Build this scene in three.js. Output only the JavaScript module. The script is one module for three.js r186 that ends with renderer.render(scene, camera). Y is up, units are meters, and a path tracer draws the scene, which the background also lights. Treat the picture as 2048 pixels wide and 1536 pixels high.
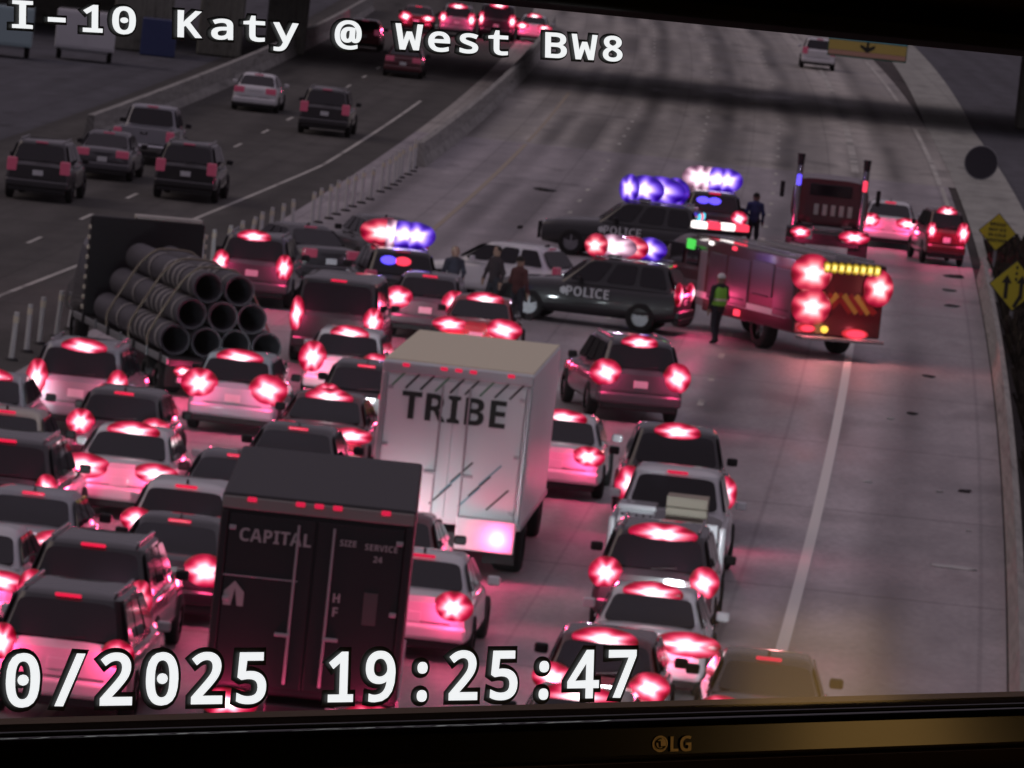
import * as THREE from 'three';
import { RoundedBoxGeometry } from 'three/addons/geometries/RoundedBoxGeometry.js';
import { TextGeometry } from 'three/addons/geometries/TextGeometry.js';
import { FontLoader } from 'three/addons/loaders/FontLoader.js';
import { MarchingCubes } from 'three/addons/objects/MarchingCubes.js';
import { mergeGeometries, mergeVertices, toCreasedNormals } from 'three/addons/utils/BufferGeometryUtils.js';

// ------------------------------------------------------------------ camera, sky, sun, exposure
const scene = new THREE.Scene();
const camera = new THREE.PerspectiveCamera(6.279871, 4 / 3, 0.1, 3000);
camera.position.set(0, 12.8, 0);
camera.rotation.order = 'YXZ';
camera.rotation.set(-Math.atan(1143 / 14000), 0, 6 * Math.PI / 180);
camera.focus = 4.5; camera.userData.fStop = 125;          // sharp on the television, soft beyond it
scene.add(camera);

const renderer = new THREE.WebGLRenderer({ antialias: true });
renderer.setSize(1024, 768);
renderer.toneMapping = THREE.LinearToneMapping;
renderer.toneMappingExposure = 0.66;
renderer.shadowMap.enabled = true;

{ // dusk overcast, faintly lavender
  const w = 64, h = 32, a = new Float32Array(w * h * 4);
  for (let j = 0; j < h; j++) {
    const e = Math.max(0, (j / (h - 1) - 0.5) * 2);          // 0 at the horizon, 1 at the zenith
    const k = (1 + 2.2 * Math.sin(e * Math.PI / 2)) / 3.2;   // overcast: brightest overhead
    for (let i = 0; i < w; i++) { const o = (j * w + i) * 4; a[o] = 0.47 * k; a[o + 1] = 0.395 * k; a[o + 2] = 0.49 * k; a[o + 3] = 1; }
  }
  const sky = new THREE.DataTexture(a, w, h, THREE.RGBAFormat, THREE.FloatType);
  sky.mapping = THREE.EquirectangularReflectionMapping;
  sky.magFilter = sky.minFilter = THREE.LinearFilter;
  sky.needsUpdate = true;
  scene.background = sky; scene.environment = sky;
}
const sun = new THREE.DirectionalLight(0xffe6d2, 0.5);
sun.position.set(-190, 150, -200); sun.target.position.set(0, 0, -180);
sun.castShadow = true; sun.shadow.radius = 80; sun.shadow.mapSize.set(2048, 2048);
Object.assign(sun.shadow.camera, { left: -80, right: 80, top: 220, bottom: -220, near: 1, far: 500 });
scene.add(sun, sun.target);

// ------------------------------------------------------------------ helpers
let seed = 7;
const rnd = () => { seed = (seed * 1664525 + 1013904223) >>> 0; return seed / 4294967296; };
const rr = (a, b) => a + (b - a) * rnd();
const V = (x, y, z) => new THREE.Vector3(x, y, z);
const used = {};
function numbered(n) { used[n] = (used[n] ?? -1) + 1; return used[n] ? `${n}_${String(used[n]).padStart(3, '0')}` : n; }
function thing(name, label, category, p = [0, 0, 0], turn = 0, group) {
  const o = new THREE.Group(); o.name = numbered(name); o.position.set(...p); o.rotation.y = turn;
  o.userData = { label, category }; if (group) o.userData.group = group; scene.add(o); return o;
}
function part(name, geo, mat, parent, x = 0, y = 0, z = 0) {
  const m = new THREE.Mesh(geo, mat); m.name = name; m.position.set(x, y, z);
  m.castShadow = m.receiveShadow = true; parent.add(m); return m;
}
function whole(name, geo, mat, label, category, p = [0, 0, 0], turn = 0, group) {
  const m = part(numbered(name), geo, mat, scene, ...p); m.rotation.y = turn;
  m.userData = { label, category }; if (group) m.userData.group = group; return m;
}
function struct(name, geo, mat, parent = scene) {
  const m = part(parent === scene ? numbered(name) : name, geo, mat, parent); if (parent === scene) m.userData.kind = 'structure'; return m;
}
const cache = {};
const once = (key, fn) => cache[key] ??= fn();
const rbox = (w, h, d, r = 0.03) => once(`rb${w.toFixed(3)},${h.toFixed(3)},${d.toFixed(3)},${r}`, () => new RoundedBoxGeometry(w, h, d, 2, Math.min(r, w / 2.05, h / 2.05, d / 2.05)));
const box = (w, h, d) => once(`bx${w},${h},${d}`, () => new THREE.BoxGeometry(w, h, d));
const cyl = (r0, r1, h, n = 20) => once(`cy${r0},${r1},${h},${n}`, () => new THREE.CylinderGeometry(r0, r1, h, n));
function loft(rings, crease = 0.6, closed = true) {
  const n = rings[0].length, pos = [], idx = [];
  for (const r of rings) for (const p of r) pos.push(p.x, p.y, p.z);
  for (let i = 0; i < rings.length - 1; i++) for (let j = 0; j < n; j++) {
    const a = i * n + j, b = i * n + (j + 1) % n; idx.push(a, b, a + n, b, b + n, a + n);
  }
  if (closed) for (const [k, f] of [[0, 1], [rings.length - 1, 0]]) {
    const c = pos.length / 3; let x = 0, y = 0, z = 0;
    for (const p of rings[k]) { x += p.x / n; y += p.y / n; z += p.z / n; }
    pos.push(x, y, z);
    for (let j = 0; j < n; j++) { const a = k * n + j, b = k * n + (j + 1) % n; f ? idx.push(b, a, c) : idx.push(a, b, c); }
  }
  let vol = 0; const P = i => V(pos[3 * i], pos[3 * i + 1], pos[3 * i + 2]);
  for (let i = 0; i < idx.length; i += 3) vol += P(idx[i]).dot(P(idx[i + 1]).cross(P(idx[i + 2])));
  if (vol < 0) for (let i = 0; i < idx.length; i += 3) [idx[i], idx[i + 1]] = [idx[i + 1], idx[i]];
  const g = new THREE.BufferGeometry(); g.setAttribute('position', new THREE.Float32BufferAttribute(pos, 3)); g.setIndex(idx);
  return toCreasedNormals(g, crease);
}
const sq = (c, e) => Math.sign(c) * Math.pow(Math.abs(c), 2 / e);
// a cross section across the car: half width w, from y0 to y1, narrowing upwards
function section(z, w, y0, y1, tuck = 0.07, e = 5, n = 28) {
  const r = [];
  for (let i = 0; i < n; i++) {
    const a = (i + 0.5) / n * 2 * Math.PI, t = (sq(Math.sin(a), e) + 1) / 2;
    r.push(V(w * sq(Math.cos(a), e) * (1 - tuck * t * t), y0 + (y1 - y0) * t, z));
  }
  return r;
}
function flatRing(y, w, z0, z1, e = 9, n = 32) {
  const r = [];
  for (let i = 0; i < n; i++) { const a = (i + 0.5) / n * 2 * Math.PI; r.push(V(w * sq(Math.cos(a), e), y, (z0 + z1) / 2 + (z1 - z0) / 2 * sq(Math.sin(a), e))); }
  return r;
}
// a plate with rounded corners laid over four corners, standing proud of them by t
function plate(c, t, inset = 0.1, e = 8, n = 24) {
  const [a, b, d, f] = c, nrm = b.clone().sub(a).cross(f.clone().sub(a)).normalize(), rings = [[], []];
  for (let i = 0; i < n; i++) {
    const q = (i + 0.5) / n * 2 * Math.PI, s = 0.5 + (0.5 - inset) * sq(Math.cos(q), e), v = 0.5 + (0.5 - inset) * sq(Math.sin(q), e);
    const p = a.clone().multiplyScalar((1 - s) * (1 - v)).addScaledVector(b, s * (1 - v)).addScaledVector(d, s * v).addScaledVector(f, (1 - s) * v);
    rings[0].push(p.clone().addScaledVector(nrm, -0.012)); rings[1].push(p.clone().addScaledVector(nrm, t));
  }
  return loft(rings, 0.4);
}
const merge = l => mergeGeometries(l.map(g => { const h = g.index ? g.toNonIndexed() : g.clone(); for (const k of Object.keys(h.attributes)) if (!['position', 'normal', 'uv'].includes(k)) h.deleteAttribute(k); if (!h.attributes.uv) h.setAttribute('uv', new THREE.Float32BufferAttribute(new Float32Array(h.attributes.position.count * 2), 2)); return h; }));
const at = (g, x = 0, y = 0, z = 0, rx = 0, ry = 0, rz = 0) => g.clone().applyMatrix4(new THREE.Matrix4().makeRotationFromEuler(new THREE.Euler(rx, ry, rz)).setPosition(x, y, z));
const font = await new FontLoader().loadAsync('fonts/droid/droid_sans_bold.typeface.json');
const mono = await new FontLoader().loadAsync('fonts/droid/droid_sans_mono_regular.typeface.json');
function words(t, size, depth = 0.004, f = font, bevel = 0) {
  const g = new TextGeometry(t, { font: f, size, depth, curveSegments: 4, bevelEnabled: bevel > 0, bevelSize: bevel, bevelThickness: 0.0004, bevelSegments: 1 });
  g.computeBoundingBox(); const b = g.boundingBox; g.translate(-(b.min.x + b.max.x) / 2, -(b.min.y + b.max.y) / 2, 0); return g;
}

// ------------------------------------------------------------------ procedural textures
const lattice = new Float32Array(65536).map(() => rnd());
function vnoise(x, y, px, py) {                            // value noise that repeats every px, py cells
  const x0 = Math.floor(x), y0 = Math.floor(y), fx = x - x0, fy = y - y0, s = t => t * t * (3 - 2 * t);
  const L = (i, j) => lattice[((((i % px) + px) % px) * 131 + (((j % py) + py) % py) * 977) & 65535];
  const a = L(x0, y0), b = L(x0 + 1, y0), c = L(x0, y0 + 1), d = L(x0 + 1, y0 + 1), u = s(fx), v = s(fy);
  return (a + (b - a) * u) * (1 - v) + (c + (d - c) * u) * v;
}
function texture(w, h, fn, srgb = false, repeat = [1, 1]) {
  const a = new Uint8Array(w * h * 4);
  for (let j = 0; j < h; j++) for (let i = 0; i < w; i++) { const c = fn(i / w, j / h), o = (j * w + i) * 4; for (let k = 0; k < 3; k++) a[o + k] = Math.max(0, Math.min(255, c[k] * 255)); a[o + 3] = 255; }
  const t = new THREE.DataTexture(a, w, h, THREE.RGBAFormat); t.wrapS = t.wrapT = THREE.RepeatWrapping; t.magFilter = THREE.LinearFilter; t.minFilter = THREE.LinearMipmapLinearFilter; t.generateMipmaps = true;
  if (srgb) t.colorSpace = THREE.SRGBColorSpace; t.repeat.set(...repeat); t.needsUpdate = true; return t;
}
// pavement: u runs across the road over 20 m, v along it over 60 m; oil and tyre streaks in each lane, stains, saw-cut joints
function pavement(tone, streak, tint = [1, 1, 1]) {
  return texture(1024, 1024, (u, v) => {
    const x = u * 20, y = v * 60;
    let k = 1 + streak * (0.6 * (vnoise(x * 1.7, 0.3 + 0.35 * Math.sin(v * 6.283), 34, 5) - 0.5) + 0.5 * (vnoise(x * 0.65, 2.4, 13, 5) - 0.5));
    const xm = ((x % 3.16) + 3.16) % 3.16; k *= 1 - 0.34 * streak * Math.exp(-Math.pow(xm - 1.58, 2) / 0.14) * vnoise(v * 8, 3, 8, 8) + 0.1 * streak * (Math.exp(-Math.pow(xm - 0.8, 2) / 0.06) + Math.exp(-Math.pow(xm - 2.36, 2) / 0.06)) * vnoise(v * 9, 7, 9, 9);
    k *= 0.86 + 0.28 * vnoise(x * 2, y * 0.5, 40, 30);
    k *= 0.9 + 0.2 * vnoise(u * 256, v * 256, 256, 256);
    k *= 0.92 + 0.16 * lattice[(Math.floor(u * 1024) * 37 + Math.floor(v * 1024) * 911) & 65535];
    const stain = vnoise(x * 1.1 + 5, y * 0.22, 22, 13.2 | 0); if (stain > 0.78) k *= 1 - (stain - 0.78) * 1.6;
    if (Math.abs(v * 4 - Math.round(v * 4)) < 0.004) k *= 0.6; if (Math.abs(u * 20 / 3.16 - Math.round(u * 20 / 3.16)) < 0.012) k *= 0.8;
    return [tone * k * tint[0], tone * k * tint[1], tone * k * tint[2]];
  });
}
const grain = texture(512, 512, (u, v) => { const k = 0.5 * vnoise(u * 64, v * 64, 64, 64) + 0.5 * lattice[(Math.floor(u * 512) * 53 + Math.floor(v * 512) * 701) & 65535]; return [k, k, k]; });
const wet = texture(512, 512, (u, v) => { const k = 0.42 + 0.3 * vnoise(u * 9, v * 9, 9, 9) + 0.18 * vnoise(u * 40, v * 30, 40, 30); return [k, k, k]; });
const M = {};
const mat = (k, o) => M[k] ??= new THREE.MeshStandardMaterial({ name: k, ...o });
const phys = (k, o) => M[k] ??= new THREE.MeshPhysicalMaterial({ name: k, ...o });
const lin = (r, g, b) => new THREE.Color().setRGB(r, g, b);
const roadMat = mat('concrete_pavement', { map: pavement(0.31, 1.3, [1, 0.94, 0.97]), roughness: 0.85, roughnessMap: wet, bumpMap: grain, bumpScale: 0.004 });
const oldRoadMat = mat('weathered_concrete', { map: pavement(0.3, 1.7, [1, 0.97, 0.88]), roughness: 0.95, roughnessMap: wet, bumpMap: grain, bumpScale: 0.004 });
const expressMat = mat('express_asphalt', { map: pavement(0.075, 0.8, [1, 0.98, 0.9]), roughness: 1, bumpMap: grain, bumpScale: 0.004 });
const stripMat = mat('shoulder_concrete', { map: pavement(0.36, 0.2, [0.97, 1, 0.9]), roughness: 0.9 });
const soilMat = mat('dark_verge_soil', { map: pavement(0.055, 0.6, [1, 0.85, 0.8]), roughness: 1 });
const slateMat = mat('frontage_asphalt', { map: pavement(0.09, 0.4, [0.92, 0.95, 1.1]), roughness: 1 });
const lineMat = mat('white_road_paint', { color: lin(0.62, 0.62, 0.56), map: texture(256, 256, (u, v) => { const k = 0.72 + 0.28 * vnoise(u * 30, v * 30, 30, 30); const w = vnoise(u * 14, v * 50, 14, 50) > 0.83 ? 0.55 : 1; return [k * w, k * w, k * w]; }), roughness: 0.7 });
const yellowLine = mat('worn_yellow_paint', { color: lin(0.42, 0.37, 0.29), roughness: 0.85 });
const barrierMat = mat('barrier_concrete', { map: pavement(0.33, 0.3, [1, 1, 0.93]), roughness: 0.9 });
const black = mat('black_plastic', { color: lin(0.015, 0.014, 0.016), roughness: 0.55 });
const rubber = mat('tyre_rubber', { color: lin(0.018, 0.017, 0.018), roughness: 0.9 });
const rimMat = mat('wheel_alloy', { color: lin(0.34, 0.34, 0.36), metalness: 0.8, roughness: 0.4 });
const glass = phys('tinted_car_glass', { color: lin(0.012, 0.01, 0.014), roughness: 0.05 });
const chrome = mat('chrome_trim', { color: lin(0.6, 0.6, 0.62), metalness: 1, roughness: 0.18 });
const plateMat = mat('number_plate_white', { color: lin(0.72, 0.74, 0.76), roughness: 0.5 });
const steel = mat('galvanised_steel', { color: lin(0.32, 0.33, 0.34), metalness: 0.7, roughness: 0.5 });
const lensDim = phys('red_lens_dim_glow', { color: lin(0.30, 0.03, 0.05), roughness: 0.15, clearcoat: 1, emissive: lin(0.16, 0.03, 0.06) });  // lens of a switched-off lamp, given a faint red glow of its own
const lensOn = phys('red_lens_lit', { color: lin(0.5, 0.02, 0.05), roughness: 0.2, emissive: lin(1.0, 0.015, 0.085), emissiveIntensity: 1.0 });
const coreOn = mat('brake_bulb_lit', { color: 0x000000, emissive: lin(1.0, 0.86, 0.66), emissiveIntensity: 1.7 });
// a lit lamp: bright core and coloured lens, with its bloom painted into the emission
function lampBloomMap(ph, n, cr, cg, cb) {
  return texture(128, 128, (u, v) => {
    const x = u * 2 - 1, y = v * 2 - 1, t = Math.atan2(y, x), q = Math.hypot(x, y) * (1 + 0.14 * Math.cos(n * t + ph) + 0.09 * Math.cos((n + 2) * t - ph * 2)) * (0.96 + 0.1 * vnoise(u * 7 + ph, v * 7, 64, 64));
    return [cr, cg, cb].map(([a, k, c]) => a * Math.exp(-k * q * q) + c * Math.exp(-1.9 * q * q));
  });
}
const lampMat = (k, ph, n, r, g, b, i) => mat(k, { color: lin(.02, .01, .01), roughness: .3, emissive: lin(1, 1, 1), emissiveIntensity: i, emissiveMap: lampBloomMap(ph, n, r, g, b) });
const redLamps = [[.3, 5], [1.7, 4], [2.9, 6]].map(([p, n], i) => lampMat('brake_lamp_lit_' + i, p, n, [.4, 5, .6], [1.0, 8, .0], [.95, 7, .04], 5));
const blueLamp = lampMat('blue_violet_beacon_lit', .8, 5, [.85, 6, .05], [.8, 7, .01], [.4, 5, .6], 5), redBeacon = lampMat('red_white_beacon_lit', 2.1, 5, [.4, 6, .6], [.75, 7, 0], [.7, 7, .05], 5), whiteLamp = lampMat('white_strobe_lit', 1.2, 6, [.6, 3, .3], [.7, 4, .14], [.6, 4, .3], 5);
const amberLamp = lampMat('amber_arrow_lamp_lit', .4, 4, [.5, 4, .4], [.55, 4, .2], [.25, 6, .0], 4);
const headOn = mat('headlight_lit', { color: 0x000000, emissive: lin(.9, .95, 1), emissiveIntensity: 2.5 });
const glow = (k, r, g, b, i) => mat(k, { color: 0x000000, emissive: lin(r, g, b), emissiveIntensity: i });
const blueGlow = glow('blue_beacon_lit', 0.12, 0.08, 1.0, 3.0), whiteGlow = glow('white_beacon_lit', 1, 0.9, 0.88, 3.2), redGlow = glow('red_beacon_lit', 1, 0.05, 0.1, 2.4), amberGlow = glow('amber_lamp_lit', 1, 0.62, 0.08, 2.6), cyanGlow = glow('cyan_strobe_lit', 0.1, 0.75, 1.0, 2.0), hotRed = glow('red_flood_lens_lit', 1, .04, .06, 1.1), violetGlow = glow('violet_beacon_lit', .35, .1, 1, 1.6), greenGlow = glow('green_strobe_lit', 0.1, 0.9, 0.12, 1.4);
const paint = (k, r, g, b, metal = 0) => phys('paint_' + k, { color: lin(r, g, b), roughness: 0.38, metalness: metal, clearcoat: 1, clearcoatRoughness: 0.06 });
const P = {
  black: paint('black', 0.012, 0.011, 0.014), charcoal: paint('charcoal', 0.035, 0.033, 0.038), grey: paint('grey', 0.075, 0.072, 0.085), silver: paint('silver', 0.3, 0.31, 0.34), white: paint('white', 0.74, 0.75, 0.77),
  red: paint('red', 0.28, 0.02, 0.03), maroon: paint('maroon', 0.10, 0.012, 0.02), blue: paint('blue', 0.03, 0.05, 0.16), beige: paint('beige', 0.45, 0.40, 0.33), teal: paint('pale_teal', 0.42, 0.58, 0.6), fire: paint('engine_red', 0.055, 0.005, 0.01),
};

// ------------------------------------------------------------------ the road: lateral offset u from the right edge line, distance d ahead
const R = d => -3.1 + 0.0797 * d - 0.0000827 * d * d;
const heading = d => Math.atan(0.0797 - 0.0001654 * d);      // to the right of straight ahead
function strip(u0, u1, d0, d1, y, step = 4, uo = 0) {
  const n = Math.ceil((d1 - d0) / step), pos = [], uv = [], idx = [], U = (u, d) => typeof u === 'function' ? u(d) : u;
  for (let i = 0; i <= n; i++) {
    const d = d0 + (d1 - d0) * i / n;
    for (const u of [U(u0, d), U(u1, d)]) { pos.push(R(d) + u, y, -d); uv.push((u + uo) / 20, d / 60); }
    if (i < n) { const a = 2 * i; idx.push(a, a + 1, a + 2, a + 1, a + 3, a + 2); }
  }
  const g = new THREE.BufferGeometry(); g.setAttribute('position', new THREE.Float32BufferAttribute(pos, 3)); g.setAttribute('uv', new THREE.Float32BufferAttribute(uv, 2)); g.setIndex(idx); g.computeVertexNormals(); return g;
}
{
  const g = new THREE.PlaneGeometry(3000, 3000).rotateX(-Math.PI / 2); const uv = g.attributes.uv; for (let i = 0; i < uv.count; i++) uv.setXY(i, uv.getX(i) * 150, uv.getY(i) * 50);
  struct('ground', g, soilMat).position.set(0, -0.03, -900);
}
const pylonU = d => d < 225 ? -15.6 - 2.1 * Math.min(1, (225 - d) / 70) : -15.6;
const main = struct('main_road', strip(-17.2, 3.6, 40, 272, 0), roadMat);
const far = struct('far_road', strip(-17.2, 3.9, 272, 620, 0), oldRoadMat);
struct('express_road', strip(-29, -17.2, 40, 620, 0), expressMat);
struct('frontage_road', strip(-90, -29, 40, 700, -0.012), slateMat);
struct('shoulder_strip', strip(d => 3.9 + Math.max(0, d - 330) * 0.012, d => 6.2 + Math.max(0, d - 330) * 0.014, 204, 520, 0.012), stripMat);
struct('right_frontage', strip(d => 6.2 + Math.max(0, d - 330) * 0.014, 60, 235, 620, -0.004), slateMat);
const line = (u0, u1, d0, d1, m, parent) => struct('edge_line', strip(u0, u1, d0, d1, 0.009), m, parent);
const brightLine = mat('fresh_white_paint', { color: lin(0.85, 0.85, 0.8), roughness: 0.6 });
line(-0.1, 0.1, 60, 271, brightLine, main); line(-0.15, 0.15, 276, 326, lineMat, far); line(-0.12, 0.12, 360, 560, lineMat, far);
line(3.25, 3.42, 236, 271, lineMat, main); line(3.2, 3.4, 273, 326, lineMat, far); line(3.2, 3.4, 359, 420, lineMat, far);
line(-12.95, -12.78, 180, 271, yellowLine, main); line(-12.95, -12.8, 273, 326, yellowLine, far);
struct('express_edge_line', strip(d => -18.6 - 1.8 * Math.max(0, (240 - d) / 75), d => -18.46 - 1.8 * Math.max(0, (240 - d) / 75), 90, 300, 0.009), lineMat);
for (const [k, u] of [[0, -3.1], [1, -6.3], [2, -9.45]]) for (let d = 60 + k * 2; d < 520; d += 7.4) {
  if (d > 324 && d < 362 || Math.abs(d - 272) < 3) continue;
  struct('lane_dash', strip(u - 0.07, u + 0.07, d, d + 1.6, 0.0085, 2), lineMat, d < 272 ? main : far);
}
for (let d = 150; d < 420; d += 12) struct('lane_dash', strip(-22.15, -22.03, d, d + 3, 0.0085, 3), lineMat, scene.getObjectByName('express_road'));

// ------------------------------------------------------------------ barriers, posts, overpass
function wallAlong(uf, d0, d1, h, w, top = 0.5, step = 3) {
  const rings = [];
  for (let d = d0; d <= d1 + 0.01; d += step) { const x = R(d) + (typeof uf === 'function' ? uf(d) : uf); rings.push([V(x - w / 2, 0, -d), V(x - w / 2 * 0.9, 0.08, -d), V(x - w / 2 * top, 0.33, -d), V(x - w / 2 * top * 0.8, h, -d), V(x + w / 2 * top * 0.8, h, -d), V(x + w / 2 * top, 0.33, -d), V(x + w / 2 * 0.9, 0.08, -d), V(x + w / 2, 0, -d)]); }
  const g = loft(rings, 0.3), p = g.attributes.position, uv = new Float32Array(p.count * 2);
  for (let i = 0; i < p.count; i++) { uv[2 * i] = (p.getX(i) + p.getY(i)) / 4; uv[2 * i + 1] = p.getZ(i) / 30; }
  g.setAttribute('uv', new THREE.BufferAttribute(uv, 2)); return g;
}
whole('concrete_barrier', wallAlong(3.78, 70, 214, 0.7, 0.3), barrierMat, 'long pale concrete barrier between the right shoulder and the dark verge', 'barrier');
whole('concrete_barrier', wallAlong(-15.6, 246, 420, 0.85, 0.6), barrierMat, 'grey concrete barrier dividing main and express lanes beyond the white posts', 'barrier');
whole('concrete_barrier', wallAlong(-26.6, 240, 420, 0.9, 0.6), barrierMat, 'concrete barrier along the far left side of the express lanes', 'barrier');
const postMat = mat('delineator_white', { color: lin(0.62, 0.63, 0.62), roughness: 0.6 }), bandMat = mat('reflective_band', { color: lin(0.75, 0.7, 0.55), roughness: 0.35 });
let postN = 0; const gone = [6, 15, 16, 29, 38];
for (let d = 132; d < 246; d += 2.45, postN++) {
  if (gone.includes(postN)) continue;
  const t = thing('delineator_post', 'slim white plastic delineator post between the main and express lanes', 'post', [R(d) + pylonU(d) + rr(-0.06, 0.06), 0, -d], rr(0, 3), 'white posts between the main and express lanes');
  t.rotation.z = rnd() < .12 ? rr(-.5, .5) : rr(-0.07, 0.07); t.rotation.x = rr(-.06, .06);
  part('base', cyl(0.13, 0.16, 0.06, 12), black, t, 0, 0.032, 0); part('tube', cyl(0.055, 0.06, 1.0, 10), postMat, t, 0, 0.555, 0); part('band', cyl(0.062, 0.062, 0.14, 10), bandMat, t, 0, 0.9, 0);
}
{ // overpass: it crosses above the picture; its piers stand at the left
  const o = thing('overpass', 'concrete overpass on tall square piers at the top left', 'overpass', [0, 0, 0]);
  const cm = mat('overpass_concrete', { map: pavement(0.2, 0.4, [0.95, 0.97, 0.82]), roughness: 0.95 });
  for (const [x, d, w] of [[-18.6, 322, 2.6], [-15.2, 326, 2.0], [-12.6, 338, 1.9], [24, 340, 2]]) part('pier', rbox(w, 6.2, 2.2, 0.12), cm, o, x, 3.1, -d);
  part('abutment', box(30, 6.2, 1), cm, o, -34.5, 3.1, -344);
  part('deck', box(150, 1.5, 30), cm, o, 0, 6.96, -343); part('parapet', box(150, 0.9, 0.3), cm, o, 0, 8.17, -328.2); part('parapet', box(150, 0.9, 0.3), cm, o, 0, 8.17, -357.8);
}

// ------------------------------------------------------------------ cars
const KIND = {
  sedan: { L: 4.75, w: 0.92, tz: -0.05, sec: [[-4.75, .58, .34, .6], [-4.68, .74, .24, .68], [-4.3, .87, .19, .78], [-3.6, .91, .18, .9], [-3.1, .92, .18, .96], [-1.2, .92, .18, 1.0], [-0.55, .91, .2, 1.03], [-0.18, .88, .25, 1.02], [-0.05, .83, .3, .97], [0, .74, .38, .88]],
    gh: [0.97, 1.44, .83, .62, -0.72, -3.3, -1.5, -2.55], wheels: [-0.98, -3.78], r: .33, lamp: [.58, .34, .62, .85], plateY: .66, bumpY: .44 },
  hatch: { L: 4.3, w: 0.9, sec: [[-4.3, .58, .34, .62], [-4.2, .76, .24, .74], [-3.8, .87, .2, .85], [-3.2, .9, .19, .96], [-2.7, .9, .19, 1.0], [-0.5, .9, .2, 1.04], [-0.12, .87, .26, 1.02], [0, .78, .36, .92]],
    gh: [1.0, 1.52, .82, .64, -0.2, -3.0, -0.62, -2.2], wheels: [-0.75, -3.35], r: .33, lamp: [.46, .42, .68, .95], plateY: .72, bumpY: .46 },
  suv: { L: 4.85, w: 0.98, sec: [[-4.85, .66, .42, .8], [-4.75, .85, .3, .95], [-4.3, .95, .26, 1.06], [-3.4, .98, .26, 1.13], [-2.9, .98, .26, 1.15], [-0.5, .98, .27, 1.17], [-0.1, .95, .33, 1.15], [0, .87, .42, 1.05]],
    gh: [1.12, 1.74, .9, .72, -0.1, -3.2, -0.42, -2.45], wheels: [-0.95, -3.85], r: .38, lamp: [.42, .56, .78, 1.04], plateY: .84, bumpY: .52, rails: 1 },
  van: { L: 5.1, w: 1.0, sec: [[-5.1, .66, .42, .8], [-5.0, .86, .3, .95], [-4.5, .97, .26, 1.05], [-3.8, 1.0, .26, 1.15], [-0.5, 1.0, .26, 1.2], [-0.06, .97, .3, 1.18], [0, .92, .38, 1.1]],
    gh: [1.15, 1.95, .95, .85, -0.05, -3.9, -0.2, -3.2], wheels: [-0.95, -4.05], r: .36, lamp: [.34, .68, .86, 1.1], plateY: .8, bumpY: .5 },
  pickup: { L: 5.7, w: 1.0, sec: [[-5.7, .7, .46, .9], [-5.6, .88, .36, 1.02], [-5.1, .98, .32, 1.12], [-4.2, 1.0, .32, 1.18], [-3.7, 1.0, .32, 1.2], [-2.1, 1.0, .33, 1.2], [-2.0, .98, .35, 1.18]],
    gh: [1.17, 1.84, .9, .72, -2.04, -4.3, -2.3, -3.6], wheels: [-1.05, -4.7], r: .41, lamp: [.38, .5, .87, .98], plateY: .62, bumpY: .55, bed: 1 },
};
function wheel(parent, x, z, r, w = 0.22, rim = rimMat) {
  const g = once(`ty${r},${w}`, () => { const p = [[.6, -.5], [.85, -.5], [.96, -.42], [1, -.25], [1, .25], [.96, .42], [.85, .5], [.6, .5]].map(([a, b]) => new THREE.Vector2(a * r, b * w)); return new THREE.LatheGeometry(p, 26).rotateZ(Math.PI / 2); });
  const wl = part('wheel', g, rubber, parent, x, r, z);
  const rg = once(`rim${r},${w}`, () => { const l = [new THREE.CylinderGeometry(r * .62, r * .62, w * .5, 22).rotateZ(Math.PI / 2)]; for (const s of [-1, 1]) { l.push(at(new THREE.CylinderGeometry(r * .16, r * .16, w * .2, 10).rotateZ(Math.PI / 2), s * w * .34)); for (let k = 0; k < 5; k++) l.push(at(new THREE.BoxGeometry(w * .12, r * .5, r * .14).translate(0, r * .36, 0), s * w * .3, 0, 0, k * Math.PI * 2 / 5)); } return merge(l); });
  part('rim', rg, rim, wl); return wl;
}
const egg = (w, h, d) => once(`egg${w.toFixed(3)},${h.toFixed(3)},${d.toFixed(3)}`, () => { const g = new THREE.SphereGeometry(.5, 22, 14).scale(w, h, d), p = g.attributes.position; for (let i = 0; i < p.count; i++) g.attributes.uv.setXY(i, p.getX(i) / w + .5, p.getY(i) / h + .5); return g; });
function tailLamp(car, x, y, z, w, h, lit, dep = 0.2, s = 1) {
  if (!lit) return part('tail_light', rbox(w * .72, h * .72, .14, 0.05), lensDim, car, x, y, z);
  const k = rr(.82, 1.15), k2 = rr(.85, 1.25), lens = part('tail_light', egg(w * k * k2, h * k / k2, dep), redLamps[Math.floor(rnd() * 3)], car, x, y, z);  // lens drawn larger than life so the painted bloom has room
  const l = new THREE.PointLight(lin(1, 0.05, 0.2), 3.6 * s); l.position.set(0, 0, dep / 2 + 0.16); l.shadow.radius = 6; l.castShadow = true; lens.add(l);
  return lens;
}
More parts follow.
